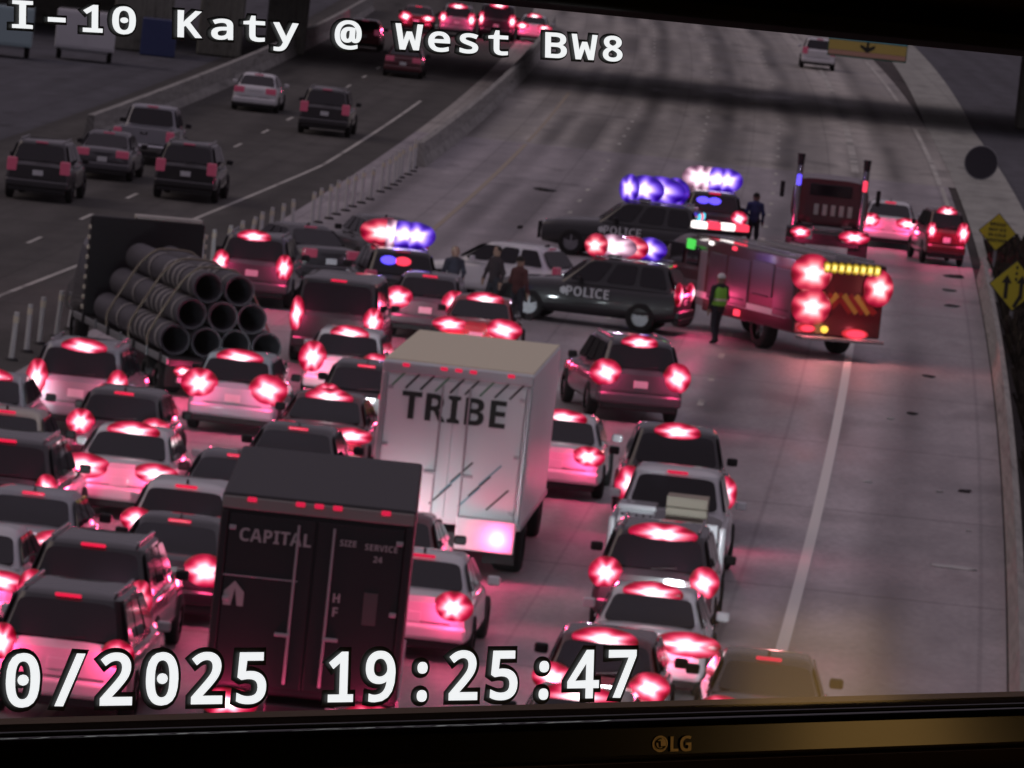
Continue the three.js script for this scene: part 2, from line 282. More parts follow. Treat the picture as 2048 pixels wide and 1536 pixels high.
function addCar(kind, color, X, d, label, o = {}) {
  const K = KIND[kind], turn = -(heading(d) + (o.turn ?? 0) * Math.PI / 180), c = thing(o.name ?? { sedan: 'sedan', hatch: 'hatchback', suv: 'suv', van: 'van', pickup: 'pickup_truck' }[kind], label, o.category ?? (kind === 'pickup' ? 'pickup truck' : kind === 'van' ? 'van' : 'car'), [X, 0, -d], turn, o.group ?? 'queued vehicles on the highway');
  const pm = P[color], [y0, y1, w0, w1, zb0, zb1, zt0, zt1] = K.gh, sz = o.size ?? 1;
  part('body', once('body' + kind, () => loft(K.sec.map(s => section(...s)), 0.5)), pm, c);
  part('cabin', once('cab' + kind, () => loft([flatRing(y0 - .06, w0, zb1, zb0), flatRing(y1 - .04, w1, zt1, zt0), flatRing(y1, w1 * .93, zt1 + .08, zt0 - .06), flatRing(y1 + .03, w1 * .7, zt1 + .35, zt0 - .25)], 0.45)), o.roof ? P[o.roof] : pm, c);
  const q = (yy, s, front) => { const t = (yy - y0) / (y1 - .04 - y0 + .06); return V(s * (w0 + (w1 - w0) * t), yy, front ? zb1 + (zt1 - zb1) * t : zb0 + (zt0 - zb0) * t); };
  const yl = y0 + .01, yh = y1 - .05;
  part('rear_window', once('rw' + kind, () => plate([q(yl, -1), q(yl, 1), q(yh, 1), q(yh, -1)], .012, .07)), glass, c);
  part('windscreen', once('ws' + kind, () => plate([q(yl, 1, 1), q(yl, -1, 1), q(yh, -1, 1), q(yh, 1, 1)], .012, .06)), glass, c);
  for (const s of [-1, 1]) {
    const A = (f, yy) => q(yy, s, 0).lerp(q(yy, s, 1), f), two = (f0, f1) => s > 0 ? [A(f0, yl), A(f1, yl), A(f1, yh), A(f0, yh)] : [A(f1, yl), A(f0, yl), A(f0, yh), A(f1, yh)];
    for (const [f0, f1] of kind === 'pickup' ? [[.04, .46], [.5, .94]] : [[.05, .33], [.34, .62], [.64, .93]]) part('side_window', once('sw' + kind + s + f0, () => plate(two(f0, f1), .012, .06)), glass, c);
    part('side_mirror', rbox(.2, .15, .1, .04), pm === P.white ? pm : black, c, s * (K.w + .1), y0 + .06, zb1 + .62);
    for (const z of K.wheels) wheel(c, s * (K.w - .1), z, K.r);
    const [lw, lh, lx, ly] = K.lamp, g = o.lampScale ?? 1;
    if (!o.noLamps) tailLamp(c, s * lx, ly, o.bedZ ?? (kind === 'pickup' ? -.04 : -.05), lw * g, lh * g, o.lit, .2, o.spill ?? 1);
    part('door_handle', rbox(.02, .035, .2, .008), pm, c, s * (K.w * .97), y0 - .1, (zb0 + zb1) / 2 - .5); part('headlight', rbox(.3, .14, .12, .04), o.beam ? headOn : mat('headlight_lens', { color: lin(.6, .62, .65), roughness: .12 }), c, s * .6, K.sec[1][3] - .1, -K.L + .12);
  }
  part('bumper', rbox(K.w * 1.88, .24, .2, .07), kind === 'pickup' ? chrome : pm, c, 0, K.bumpY, -.01); part('valance', rbox(K.w * 1.7, .16, .16, .04), black, c, 0, K.bumpY - .17, -.04);
  part('licence_plate', rbox(.31, .155, .02, .01), plateMat, c, 0, K.plateY, kind === 'pickup' ? .06 : kind === 'sedan' ? .008 : .012);
  part('boot_seam', box(K.w * 1.3, .012, .02), black, c, 0, K.bumpY + .15, .004);
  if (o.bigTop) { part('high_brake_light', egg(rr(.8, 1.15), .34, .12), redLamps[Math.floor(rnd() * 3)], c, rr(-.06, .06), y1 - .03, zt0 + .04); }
  else part('high_brake_light', rbox(.36, .05, .05, .02), o.lit ? lensOn : lensDim, c, 0, y1 - .015, zt0 + .05);
  if (K.rails) for (const s of [-1, 1]) part('roof_rail', rbox(.045, .05, 1.8, .02), chrome, c, s * .62, y1 + .05, (zt0 + zt1) / 2);
  if (kind === 'sedan' || kind === 'hatch') part('roof_antenna', once('fin', () => { const s = new THREE.Shape(); s.moveTo(0, 0); s.lineTo(.16, 0); s.lineTo(.05, .07); s.lineTo(0, .06); return new THREE.ExtrudeGeometry(s, { depth: .03, bevelEnabled: false }).rotateY(Math.PI / 2); }), black, c, -.015, y1 + .02, zt0 - .05);
  if (o.beam) { const l = new THREE.SpotLight(lin(.86, .95, 1), o.beam, 0, o.beamAngle ?? .55, .8); l.position.set(0, .72, -K.L - .12); l.target.position.set(0, .55, -K.L - 9); l.shadow.radius = 8; l.castShadow = true; c.add(l, l.target); }
  if (kind !== 'sedan' && kind !== 'pickup') part('rear_wiper', rbox(.42, .02, .02, .006), black, c, .12, yl + .07, (zb0 + .045)).rotation.z = .12;
  part('badge', rbox(.12, .05, .015, .006), chrome, c, 0, y0 - .12, kind === 'sedan' ? -.012 : kind === 'pickup' ? .0 : -.02);
  if (K.bed) {
    part('bed_floor', box(1.9, .08, 2.0), black, c, 0, .62, -1.03); for (const s of [-1, 1]) part('bed_side', rbox(.12, .84, 2.02, .05), pm, c, s * .94, .76, -1.02);
    const tg = part('tailgate', rbox(1.72, .66, .09, .03), pm, c, 0, .88, -.06); part('tailgate_handle', rbox(.24, .08, .03, .01), black, tg, 0, .16, .05);
  }
  return c;
}
const Q = (kind, color, X, d, label, o) => addCar(kind, color, X, d, label, { lit: 1, beam: 26, ...o });
// right lane, furthest first
Q('suv', 'grey', 2.75, 149.8, 'grey suv alone on the open road behind the fire engine, brake lights glowing', { turn: -13, bigTop: 1, lampScale: 1.35 });
Q('pickup', 'charcoal', 3.15, 125.5, 'dark pickup truck with wide glowing tail lights behind the work truck', { turn: -4, bigTop: 1, lampScale: 1.25 });
Q('pickup', 'white', 2.85, 117.3, 'white work pickup truck carrying a white tool chest and a tall tan crate', { noLamps: 1 });
Q('suv', 'charcoal', 2.55, 109.6, 'dark suv with a red brake strip above its rear window, right lane queue', { bigTop: 1 });
Q('sedan', 'white', 2.35, 102.6, 'white sedan in the right lane just ahead of the sticker-covered hatchback', { lampScale: 1.3, bigTop: 1 });
Q('hatch', 'maroon', 1.65, 96.2, 'maroon hatchback covered in small stickers with a bright number plate', { bigTop: 1 });
Q('sedan', 'black', 3.95, 95.6, 'low black sedan at the bottom right, beside the thick white edge line', { turn: -3 });
Q('sedan', 'beige', 1.25, 89.3, 'pale sedan cut off by the bottom edge of the screen', { bigTop: 1 });
Q('sedan', 'white', 0.95, 131.4, 'white sedan with a bright lamp right of the striped delivery truck', { bigTop: 1, lampScale: 1.3 });
// second lane
Q('sedan', 'maroon', -1.75, 109.7, 'maroon sedan tucked close behind the white delivery truck', { lampScale: 1.2, beam: 9, beamAngle: .95 });
Q('sedan', 'white', -1.15, 104.3, 'white sedan directly right of the tall black box truck', { lampScale: 1.35 });
// third lane
Q('suv', 'white', -5.65, 93.0, 'white suv with a large dark rear window at the bottom left', { roof: 'charcoal' });
Q('suv', 'black', -5.75, 99.4, 'black suv just ahead of the white suv at the bottom left', { });
Q('sedan', 'black', -4.95, 105.6, 'black sedan left of the tall black box truck', { lampScale: 1.3 });
Q('hatch', 'white', -5.05, 111.0, 'white hatchback with a curved pale roof line, third lane queue', {});
Q('sedan', 'grey', -4.6, 117.0, 'grey sedan close to the upper left corner of the black truck', { lampScale: 1.2 });
Q('sedan', 'charcoal', -3.8, 123.2, 'charcoal sedan behind the black truck roof, wide clear rear window', { lampScale: 1.3 });
Q('sedan', 'maroon', -3.5, 130.6, 'maroon sedan left of the striped delivery truck', { bigTop: 1 });
Q('hatch', 'white', -3.55, 146.6, 'white hatchback between the pipe truck and the delivery truck', { lampScale: 1.45, bigTop: 1 });
Q('van', 'charcoal', -4.1, 156.2, 'dark minivan with a black rear window beside the stacked pipes', { lampScale: 1.1 });
Q('sedan', 'red', -0.95, 161.3, 'red sedan with two large round brake lights near the police wagon', { bigTop: 1, lampScale: 1.35 });
Q('hatch', 'grey', -2.25, 166.8, 'grey hatchback half hidden behind the red sedan', { lampScale: 1.3 });
Q('hatch', 'black', -2.95, 138.4, 'black hatchback ahead of the maroon sedan left of the delivery truck', { lampScale: 1.2 });
// fourth lane and left shoulder
Q('sedan', 'silver', -9.7, 127.4, 'silver sedan hugging the white posts at the left edge', { lampScale: 1.2, bigTop: 1 });
Q('sedan', 'silver', -7.35, 107.4, 'silver sedan at the left edge, lowest but one in its lane', { lampScale: 1.2 });
Q('suv', 'charcoal', -8.15, 113.4, 'dark suv at the left edge below the beige sedan', {});
Q('sedan', 'white', -6.55, 119.6, 'white sedan with pale boot and wide brake strip in the left queue', { bigTop: 1, lampScale: 1.35 });
Q('sedan', 'beige', -8.85, 120.6, 'beige sedan peeking in at the left edge', {});
Q('hatch', 'charcoal', -7.05, 126.6, 'dark hatchback behind the white posts at the left, one lamp bright', { lampScale: 1.2 });
Q('suv', 'silver', -8.3, 133.6, 'silver suv with a glowing roof brake light below the pipe truck', { bigTop: 1, lampScale: 1.2 });
Q('hatch', 'teal', -5.45, 137.4, 'pale teal hatchback directly behind the load of pipes', { bigTop: 1, lampScale: 1.4 });
Q('suv', 'grey', -6.65, 171.6, 'grey suv right of the pipe truck headboard with bright roof edge', { bigTop: 1, lampScale: 1.2 });
addCar('sedan', 'charcoal', -5.0, 181.5, 'dark sedan stopped in front of the rear-facing police wagon', { turn: -30 });
Q('sedan', 'white', -7.75, 101.6, 'white sedan in the lower left corner beside the black suv', { lampScale: 1.2 });
// express lanes
const ex = { group: 'moving cars in the express lanes' };
addCar('suv', 'charcoal', -14.41, 204, 'large dark suv nearest in the express lanes at the left edge', ex);
addCar('sedan', 'grey', -13.45, 218, 'grey sedan side by side with the silver pickup in the express lanes', ex);
addCar('pickup', 'silver', -12.85, 229, 'silver pickup truck ahead of the grey sedan in the express lanes', ex);
addCar('suv', 'black', -10.49, 211.5, 'black suv close to the white express edge line', ex);
addCar('sedan', 'white', -11.2, 273.9, 'white sedan passing the pale barrier in the express lanes', ex);
addCar('suv', 'charcoal', -8.0, 260.6, 'dark suv in the right express lane behind the red car', ex);
addCar('sedan', 'maroon', -6.54, 322.6, 'dark red car leaving the queue under the overpass', { ...ex, lit: 0 });
addCar('hatch', 'red', -9.25, 352, 'red hatchback in the left express lane under the overpass', ex);
const fq = { group: 'far queue beyond the overpass', lit: 1, lampScale: 1.3 };
addCar('sedan', 'maroon', -7.35, 387, 'leftmost car in the far queue under the caption', fq);
addCar('suv', 'silver', -5.1, 386, 'pale suv second from left in the far queue', { ...fq, bigTop: 1 });
addCar('van', 'charcoal', -2.95, 389, 'dark van third from left in the far queue', { ...fq, bigTop: 1 });
addCar('sedan', 'white', -0.9, 392, 'white sedan at the right end of the far queue', { ...fq, bigTop: 1 });
addCar('suv', 'white', 15.3, 396, 'small white suv alone below the overhead sign', { group: 'far queue beyond the overpass' });
addCar('sedan', 'white', 11.56, 225.8, 'white sedan with glaring tail lights right of the red tractor', { lit: 1, lampScale: 1.35 });
addCar('hatch', 'maroon', 13.1, 219.5, 'small maroon car against the right barrier with three red lamps', { lit: 1, lampScale: 1.25, bigTop: 1, turn: -9 }).scale.set(.74, 1.12, .9);

// ------------------------------------------------------------------ cargo of the work truck
{
  const a = -heading(117.3), ox = 2.85, oz = -117.3, pt = (x, z) => [ox + x * Math.cos(a) + z * Math.sin(a), oz - x * Math.sin(a) + z * Math.cos(a)];
  let [x, z] = pt(-.55, -.7);
  const t = thing('tool_chest', 'white ribbed tool chest in the bed of the work pickup', 'tool chest', [x, .665, z], a);
  part('case', rbox(.62, .62, .8, .04), P.white, t, 0, .31, 0); part('lid', rbox(.66, .1, .84, .04), P.white, t, 0, .67, 0); for (let k = -2; k <= 2; k++) part('rib', rbox(.035, .5, .03, .01), P.charcoal, t, k * .12, .31, .405);
  [x, z] = pt(.28, -.75);
  const c = thing('crate', 'tall tan crate in the bed of the work pickup', 'crate', [x, .665, z], a);
  for (let k = 0; k < 5; k++) part('slat', rbox(.7, .17, .7, .012), mat('tan_crate_wood', { color: lin(.42, .38, .3), roughness: .8 }), c, 0, .09 + k * .185, 0);
}
{ // stickers on the maroon hatchback
  const car = scene.children.find(c => c.userData.label?.startsWith('maroon hatchback')), cols = [P.white, P.beige, P.silver, P.teal];
  for (let k = 0; k < 14; k++) { const s = part('sticker', box(rr(.05, .12), rr(.04, .09), .006), cols[k % 4], car, rr(-.55, .55), rr(.55, .9), .012 + k * 0.0004); s.rotation.z = rr(-.5, .5); }
}

// ------------------------------------------------------------------ police wagons
function police(X, d, turn, label, lampSet) {
  const c = addCar('suv', 'black', X, d, label, { turn, name: 'police_suv', category: 'police car', group: 'police wagons at the crash', lit: lampSet.tail });
  const bar = part('light_bar', rbox(1.25, .07, .32, .03), black, c, 0, 1.83, -1.85);
  lampSet.bar.forEach(([m, k], i) => { { const b = part('beacon_light', egg(k ?? .62, lampSet.h, .5), m, bar, -.45 + i * .3, .04 + lampSet.h * .3, lampSet.side ? -.5 + i * .4 : i * .02); if (lampSet.side) b.rotation.y = Math.PI / 2; } });  // oversized beacons carry their glare in the emission map
  const pl = new THREE.PointLight(lin(...lampSet.tone), lampSet.power, 20); pl.position.set(0, .42, .1); pl.shadow.radius = 8; pl.castShadow = true; bar.add(pl);
  for (const s of [-1, 1]) {
    const w = part('lettering', once('plc', () => words('POLICE', .24, .012)), plateMat, c, s * .985, .86, -2.35); w.rotation.y = s * Math.PI / 2;
    const n = part('shield_emblem', once('shd', () => new THREE.CylinderGeometry(.1, .1, .012, 6).rotateX(Math.PI / 2)), plateMat, c, s * .985, .86, s > 0 ? -1.72 : -2.98); n.rotation.y = s * Math.PI / 2;
  }
  const pb = part('push_bar', rbox(1.0, .5, .06, .03), black, c, 0, .62, -4.92); void pb;
  for (const [i, m] of (lampSet.rear ?? []).entries()) part('window_light', egg(.4, .22, .1), m, c, -.36 + i * .36, 1.5, -.2);
  return c;
}
// placed by the middle of the wagon when it stands across the road
function across(X, d, deg, label, set) { const a = deg * Math.PI / 180; return police(X - Math.sin(a) * 2.42, d - Math.cos(a) * 2.42, deg - heading(d - Math.cos(a) * 2.42) * 180 / Math.PI, label, set); }
addCar('hatch', 'white', 1.2, 182.6, 'white hatchback half hidden by the nearest police wagon, turned across the lanes', { turn: -66 });
addCar('sedan', 'charcoal', -3.4, 188.5, 'dark sedan stopped beyond the rear-facing police wagon', { turn: -20 });
const lightsA = { bar: [[redBeacon], [whiteLamp, 1.2], [redBeacon, .9], [blueLamp, .9]], tone: [.9, .6, 1], power: 20, tail: 0, h: .6 };
across(1.8, 178, -78, 'black police wagon parked across the lanes with large white lettering, nearest the camera', { ...lightsA, tail: 1, side: 1 });
across(2.85, 206, -80, 'black police wagon parked across the lanes behind the nearer one, purple beacons', { bar: [[blueLamp], [blueLamp, 1.2], [blueLamp, 1.6], [blueLamp, .9]], tone: [.35, .16, 1], power: 46, tail: 0, h: .84, side: 1, rear: [cyanGlow, redGlow, cyanGlow] });
police(-2.95, 171.6, -11, 'police wagon seen from behind in the left lanes, red and blue beacons', { bar: [[redBeacon, 1.0], [whiteLamp, .8], [blueLamp, 1.3], [blueLamp, 1.0]], tone: [.4, .22, 1], power: 26, tail: 0, h: .66, rear: [blueGlow, redGlow] });
police(5.63, 215, -6, 'police wagon seen from behind left of the red tractor, white roof lights', { bar: [[whiteLamp, 1.0], [whiteLamp, 1.0], [blueLamp, 1.5], [blueLamp, 1.0]], tone: [.45, .25, 1], power: 36, tail: 1, h: .74, rear: [blueGlow, blueGlow] });

// ------------------------------------------------------------------ trucks
const panel = mat('truck_panel_white', { color: lin(.84, .88, .88), roughness: .45 }), trim = mat('aluminium_trim', { color: lin(.5, .5, .52), metalness: .6, roughness: .4 });
const darkPanel = mat('truck_panel_black', { color: lin(.014, .012, .015), roughness: .5 });
function boxTruck(name, label, X, d, W, base, top, len, pm, cabPaint, o = {}) {
  const t = thing(name, label, 'truck', [X, 0, -d], -(heading(d) + (o.turn ?? 0) * Math.PI / 180)), h = top - base;
  part('cargo_box', rbox(W, h, len, .05), pm, t, 0, base + h / 2, -len / 2); part('rear_header', rbox(W * .99, .16, .05, .02), o.trim ?? trim, t, 0, top - .12, .03);
  for (const s of [-1, 1]) {
    part('corner_post', rbox(.09, h - .3, .06, .02), o.post ?? trim, t, s * (W / 2 - .06), base + h / 2 - .07, .028);
    const dr = part('rear_door', rbox(W / 2 - .13, h - .36, .05, .015), pm, t, s * (W / 4 - .05), base + h / 2 - .08, .012);
    part('lock_rod', cyl(.018, .018, h - .5, 8), trim, dr, -s * (W / 4 - .28), 0, .045); part('lock_handle', rbox(.2, .05, .04, .01), trim, dr, -s * (W / 4 - .36), -.4, .05);
    for (const y of [-.36, 0, .36]) part('hinge', rbox(.09, .06, .04, .01), trim, dr, s * (W / 4 - .12), y * h, .035);
    tailLamp(t, s * (W / 2 - .34), base - .14, .05, .66, .34, 1, .14, 1.3); part('mud_flap', rbox(.55, .5, .02, .01), black, t, s * (W / 2 - .36), .42, -1.0);
    for (const z of [-1.7, -len - .9]) wheel(t, s * (W / 2 - .24), z, .46, z > -3 ? .5 : .28);
    part('side_rail', rbox(.03, .1, len, .01), trim, t, s * (W / 2 + .008), base + .06, -len / 2);
  }
  for (const x of [-.9, -.25, 0, .25, .9]) part('marker_light', rbox(.12, .06, .04, .015), lensOn, t, x * (W / 2.6), top - .06, .07);
  part('chassis', rbox(.9, .25, len + 1.6, .03), black, t, 0, base - .22, -len / 2 - .7); part('bumper_bar', rbox(W * .86, .14, .12, .03), steel, t, 0, .52, -.12); part('licence_plate', rbox(.31, .155, .02, .01), plateMat, t, .5, base - .16, .07);
  part('cab', once('cab' + W, () => loft([section(-len - .15, W * .44, .7, 2.35, .08), section(-len - 1.2, W * .45, .6, 2.35, .1), section(-len - 1.6, W * .45, .6, 1.6, .06), section(-len - 2.3, W * .42, .6, 1.35, .06)], .5)), cabPaint, t);
  return t;
}
{ // white delivery truck with dark lettering and diagonal printed bars
  const t = boxTruck('box_truck', 'white box truck with dark TRIBE lettering on its rear doors', -.9, 116.3, 2.55, .85, 3.5, 7.0, panel, P.white);
  const ink = mat('dark_lettering', { color: lin(.02, .03, .025), roughness: .6 });
  part('lettering', words('TRIBE', .46, .012), ink, t, -.02, 2.78, .045).scale.x = 1.02;
  for (let k = 0; k < 9; k++) part('printed_bar', rbox(.035, .34, .008, .003), k % 3 ? ink : mat('green_ink', { color: lin(.12, .3, .18), roughness: .6 }), t, -1.0 + k * .25, 3.18, .044).rotation.z = -.7;
  for (let k = 0; k < 7; k++) part('printed_bar', rbox(.03, .5, .008, .003), k % 2 ? mat('teal_ink', { color: lin(.2, .45, .5), roughness: .6 }) : ink, t, -.1 + k * .16, 1.35 + (k % 3) * .2, .044).rotation.z = -.75;
  part('roof_glow_sheet', rbox(2.5, .02, 6.9, .008), mat('cream_roof_glow', { color: lin(.85, .8, .58), roughness: .5 }), t, 0, 3.512, -3.5);  // added sheet; its cream colour stands in for light on the roof
  part('lift_gate', rbox(1.0, .55, .1, .03), panel, t, .72, .75, .12);
}
{ // tall black box truck
  const t = boxTruck('box_truck', 'tall black box truck in the foreground with small white lettering', -2.3, 89.6, 2.5, 1.15, 3.72, 6.6, darkPanel, P.black, { trim: mat('worn_header_trim', { color: lin(.28, .26, .24), roughness: .5 }), post: darkPanel, turn: -4.2 });
  const ink = mat('grey_white_lettering', { color: lin(.42, .4, .4), roughness: .6 });
  part('lettering', words('CAPITAL', .17, .01), ink, t, -.52, 3.2, .044);
  for (const [w, s, x, y] of [['SIZE', .08, .42, 3.22], ['SERVICE', .08, .85, 3.2], ['24', .08, .82, 3.05], ['H', .12, .34, 2.5], ['F', .12, .34, 2.32]]) part('lettering', words(w, s, .01), ink, t, x, y, .044);
  const s = new THREE.Shape(); s.moveTo(-.13, -.15); s.lineTo(.13, -.15); s.lineTo(.13, .03); s.lineTo(0, .17); s.lineTo(-.13, .03); s.closePath(); const hole = new THREE.Path(); hole.moveTo(-.03, -.15); hole.lineTo(.01, .08); hole.lineTo(.05, -.15); s.holes.push(hole);
  part('house_emblem', new THREE.ExtrudeGeometry(s, { depth: .01, bevelEnabled: false }), ink, t, -.98, 2.42, .042); part('door_rule', rbox(1.0, .015, .012, .004), trim, t, -.68, 2.66, .042); part('label_plate', rbox(.18, .42, .01, .004), mat('faded_label', { color: lin(.09, .085, .085), roughness: .7 }), t, .78, 2.4, .043);
}
{ // flat truck with pipes, angled across its lane
  const X = -5.9, d = 144.6, deg = -15, a = -(deg * Math.PI / 180), W = 2.5;
  const t = thing('flatbed_truck', 'flatbed truck with a tall black headboard carrying stacked pipes', 'truck', [X, 0, -d], a);
  part('deck', rbox(W, .16, 10.2, .03), black, t, 0, .72, -5.1);
  part('headboard', rbox(W + .05, 2.2, .2, .04), darkPanel, t, 0, 1.92, -9.4); part('headboard_cap', rbox(1.5, .1, .24, .03), mat('pale_cap_strip', { color: lin(.6, .58, .52), roughness: .5 }), t, .45, 3.07, -9.4);
  for (const s of [-1, 1]) {
    part('side_rail', rbox(.06, .14, 10.2, .02), steel, t, s * (W / 2 + .032), .75, -5.1);
    for (let k = 0; k < 7; k++) part('stake', rbox(.05, .22, .08, .015), k % 2 ? steel : black, t, s * (W / 2 + .09), .78, -.5 - k * 1.4);
    tailLamp(t, s * .95, .56, .02, .5, .24, 1, .1); for (const z of [-1.2, -2.5, -11.0]) wheel(t, s * .98, z, z > -5 ? .31 : .44, z > -5 ? .5 : .3);
    for (let k = 0; k < 9; k++) part('marker_reflector', rbox(.06, .1, .06, .02), bandMat, t, s * (W / 2 + .06), 1.0 + k * .22, -9.26);
    part('mud_flap', rbox(.6, .5, .02, .01), black, t, s * .9, .42, -.5);
  }
  part('chassis', rbox(.9, .3, 12.4, .03), black, t, 0, .48, -6.4); part('bumper_bar', rbox(2.1, .12, .12, .03), steel, t, 0, .36, -.06);
  part('cab', loft([section(-9.95, 1.12, .7, 2.6, .06), section(-11.2, 1.15, .6, 2.6, .1), section(-11.6, 1.13, .6, 1.7, .06), section(-12.6, 1.05, .6, 1.4, .06)], .5), P.charcoal, t);
  for (const z of [-1.9, -3.9, -6.3]) part('strap', new THREE.TubeGeometry(new THREE.CatmullRomCurve3([[-1.33, .84], [-1.34, 1.15], [-1.03, 1.75], [-.71, 2.3], [-.36, 2.6], [.36, 2.6], [.71, 2.3], [1.03, 1.75], [1.34, 1.15], [1.33, .84]].map(([x, y]) => V(x, y, z)), false, 'catmullrom', .3), 40, .028, 6), mat('load_strap', { color: lin(.3, .26, .2), roughness: .8 }), t);
  const pipeMat = mat('grey_ribbed_pipe', { map: (() => { const x = texture(256, 256, (u, v) => { const k = .8 + .25 * vnoise(u * 20, v * 40, 20, 40); return [k, k, k]; }); return x; })(), color: lin(.075, .072, .085), roughness: .5 }), highlightBandM = mat('pipe_highlight_band', { color: lin(.42, .4, .38), roughness: .5 });
  const r = .32, len = 7.2, prof = []; for (let k = 0; k <= 44; k++) { const z = k / 44 * len; prof.push(new THREE.Vector2(r + (k % 2 ? -.018 : 0), z)); } prof.push(new THREE.Vector2(r - .055, len), new THREE.Vector2(r - .055, 0), new THREE.Vector2(r, 0));
  const pg = new THREE.LatheGeometry(prof, 24).rotateX(-Math.PI / 2), bg = new THREE.CylinderGeometry(r + .012, r + .012, .1, 24, 1, true).rotateX(Math.PI / 2);
  const rows = [4, 3, 2], names = ['bottom', 'middle', 'top'], cols = [['leftmost', 'second from left', 'second from right', 'rightmost'], ['left', 'centre', 'right'], ['left', 'right']];
  rows.forEach((n, j) => { for (let i = 0; i < n; i++) {
    const lx = (i - (n - 1) / 2) * r * 2.02, ly = .805 + r + j * r * 1.75, lz = -.9 - j * .12 + (i % 2) * .1;
    const p = thing('pipe', `grey ribbed pipe, ${cols[j][i]} in the ${names[j]} row of the stack on the flatbed`, 'pipe', [X + lx * Math.cos(a) + lz * Math.sin(a), ly, -d - lx * Math.sin(a) + lz * Math.cos(a)], a, 'pipes stacked on the flatbed');
    part('tube', pg, pipeMat, p); for (const z of [-.5, -1.6, -2.1, -2.6, -3.1, -4.6]) part('band', bg, highlightBandM, p, 0, 0, z);  // pale bands put the corrugation highlights into the colour
  } });
}
{ // red tractor without its trailer
  const t = thing('tractor_unit', 'red tractor truck without trailer, two tall exhaust stacks behind its cab', 'truck', [9.06, 0, -212.5], -(heading(216) - .01));
  part('cab', loft([section(-3.3, 1.2, 1.1, 2.5, .05), section(-5.6, 1.2, 1.0, 2.55, .08), section(-6.1, 1.18, .8, 2.1, .05), section(-7.6, 1.05, .7, 1.7, .06)], .5), P.maroon, t);
  part('rear_window', rbox(1.3, .36, .05, .04), glass, t, 0, 2.16, -3.29);
  for (let k = 0; k < 5; k++) part('grab_rung', rbox(.14, .34, .05, .02), mat('pale_cap_strip', { color: lin(.6, .58, .52), roughness: .5 }), t, -.4 + k * .26, 1.55, -3.26);
  for (const s of [-1, 1]) {
    const st = part('exhaust_stack', cyl(.1, .1, 2.0, 16), chrome, t, s * 1.02, 1.9, -3.05); part('stack_tip', cyl(.12, .1, .35, 16), black, st, 0, 1.15, 0);
    part('cab_light', rbox(.14, .34, .1, .04), s < 0 ? blueGlow : redGlow, t, s * 1.02, 2.42, -2.9);
    for (const z of [-.75, -2.1, -6.3]) wheel(t, s * .98, z, .5, z > -4 ? .55 : .3); part('fender', rbox(.62, .06, 1.2, .03), black, t, s * .95, 1.06, -.75); part('mud_flap', rbox(.6, .6, .02, .01), black, t, s * .95, .5, -.05); tailLamp(t, s * .82, .98, .05, .74, .4, 1, .14, 1.3); part('side_mirror', rbox(.14, .5, .1, .03), black, t, s * 1.5, 1.95, -5.7);
  }
  part('frame_rails', rbox(.9, .28, 7, .03), black, t, 0, .85, -3.5); part('fifth_wheel', cyl(.5, .5, .1, 20), steel, t, 0, 1.06, -1.5); part('deck_plate', rbox(1.8, .05, 1.1, .02), mat('dark_deck_plate', { color: lin(.03, .02, .03), roughness: .4, metalness: .5 }), t, 0, 1.06, -2.6); part('rear_crossbar', rbox(2.0, .16, .08, .02), black, t, 0, .72, 0);
}
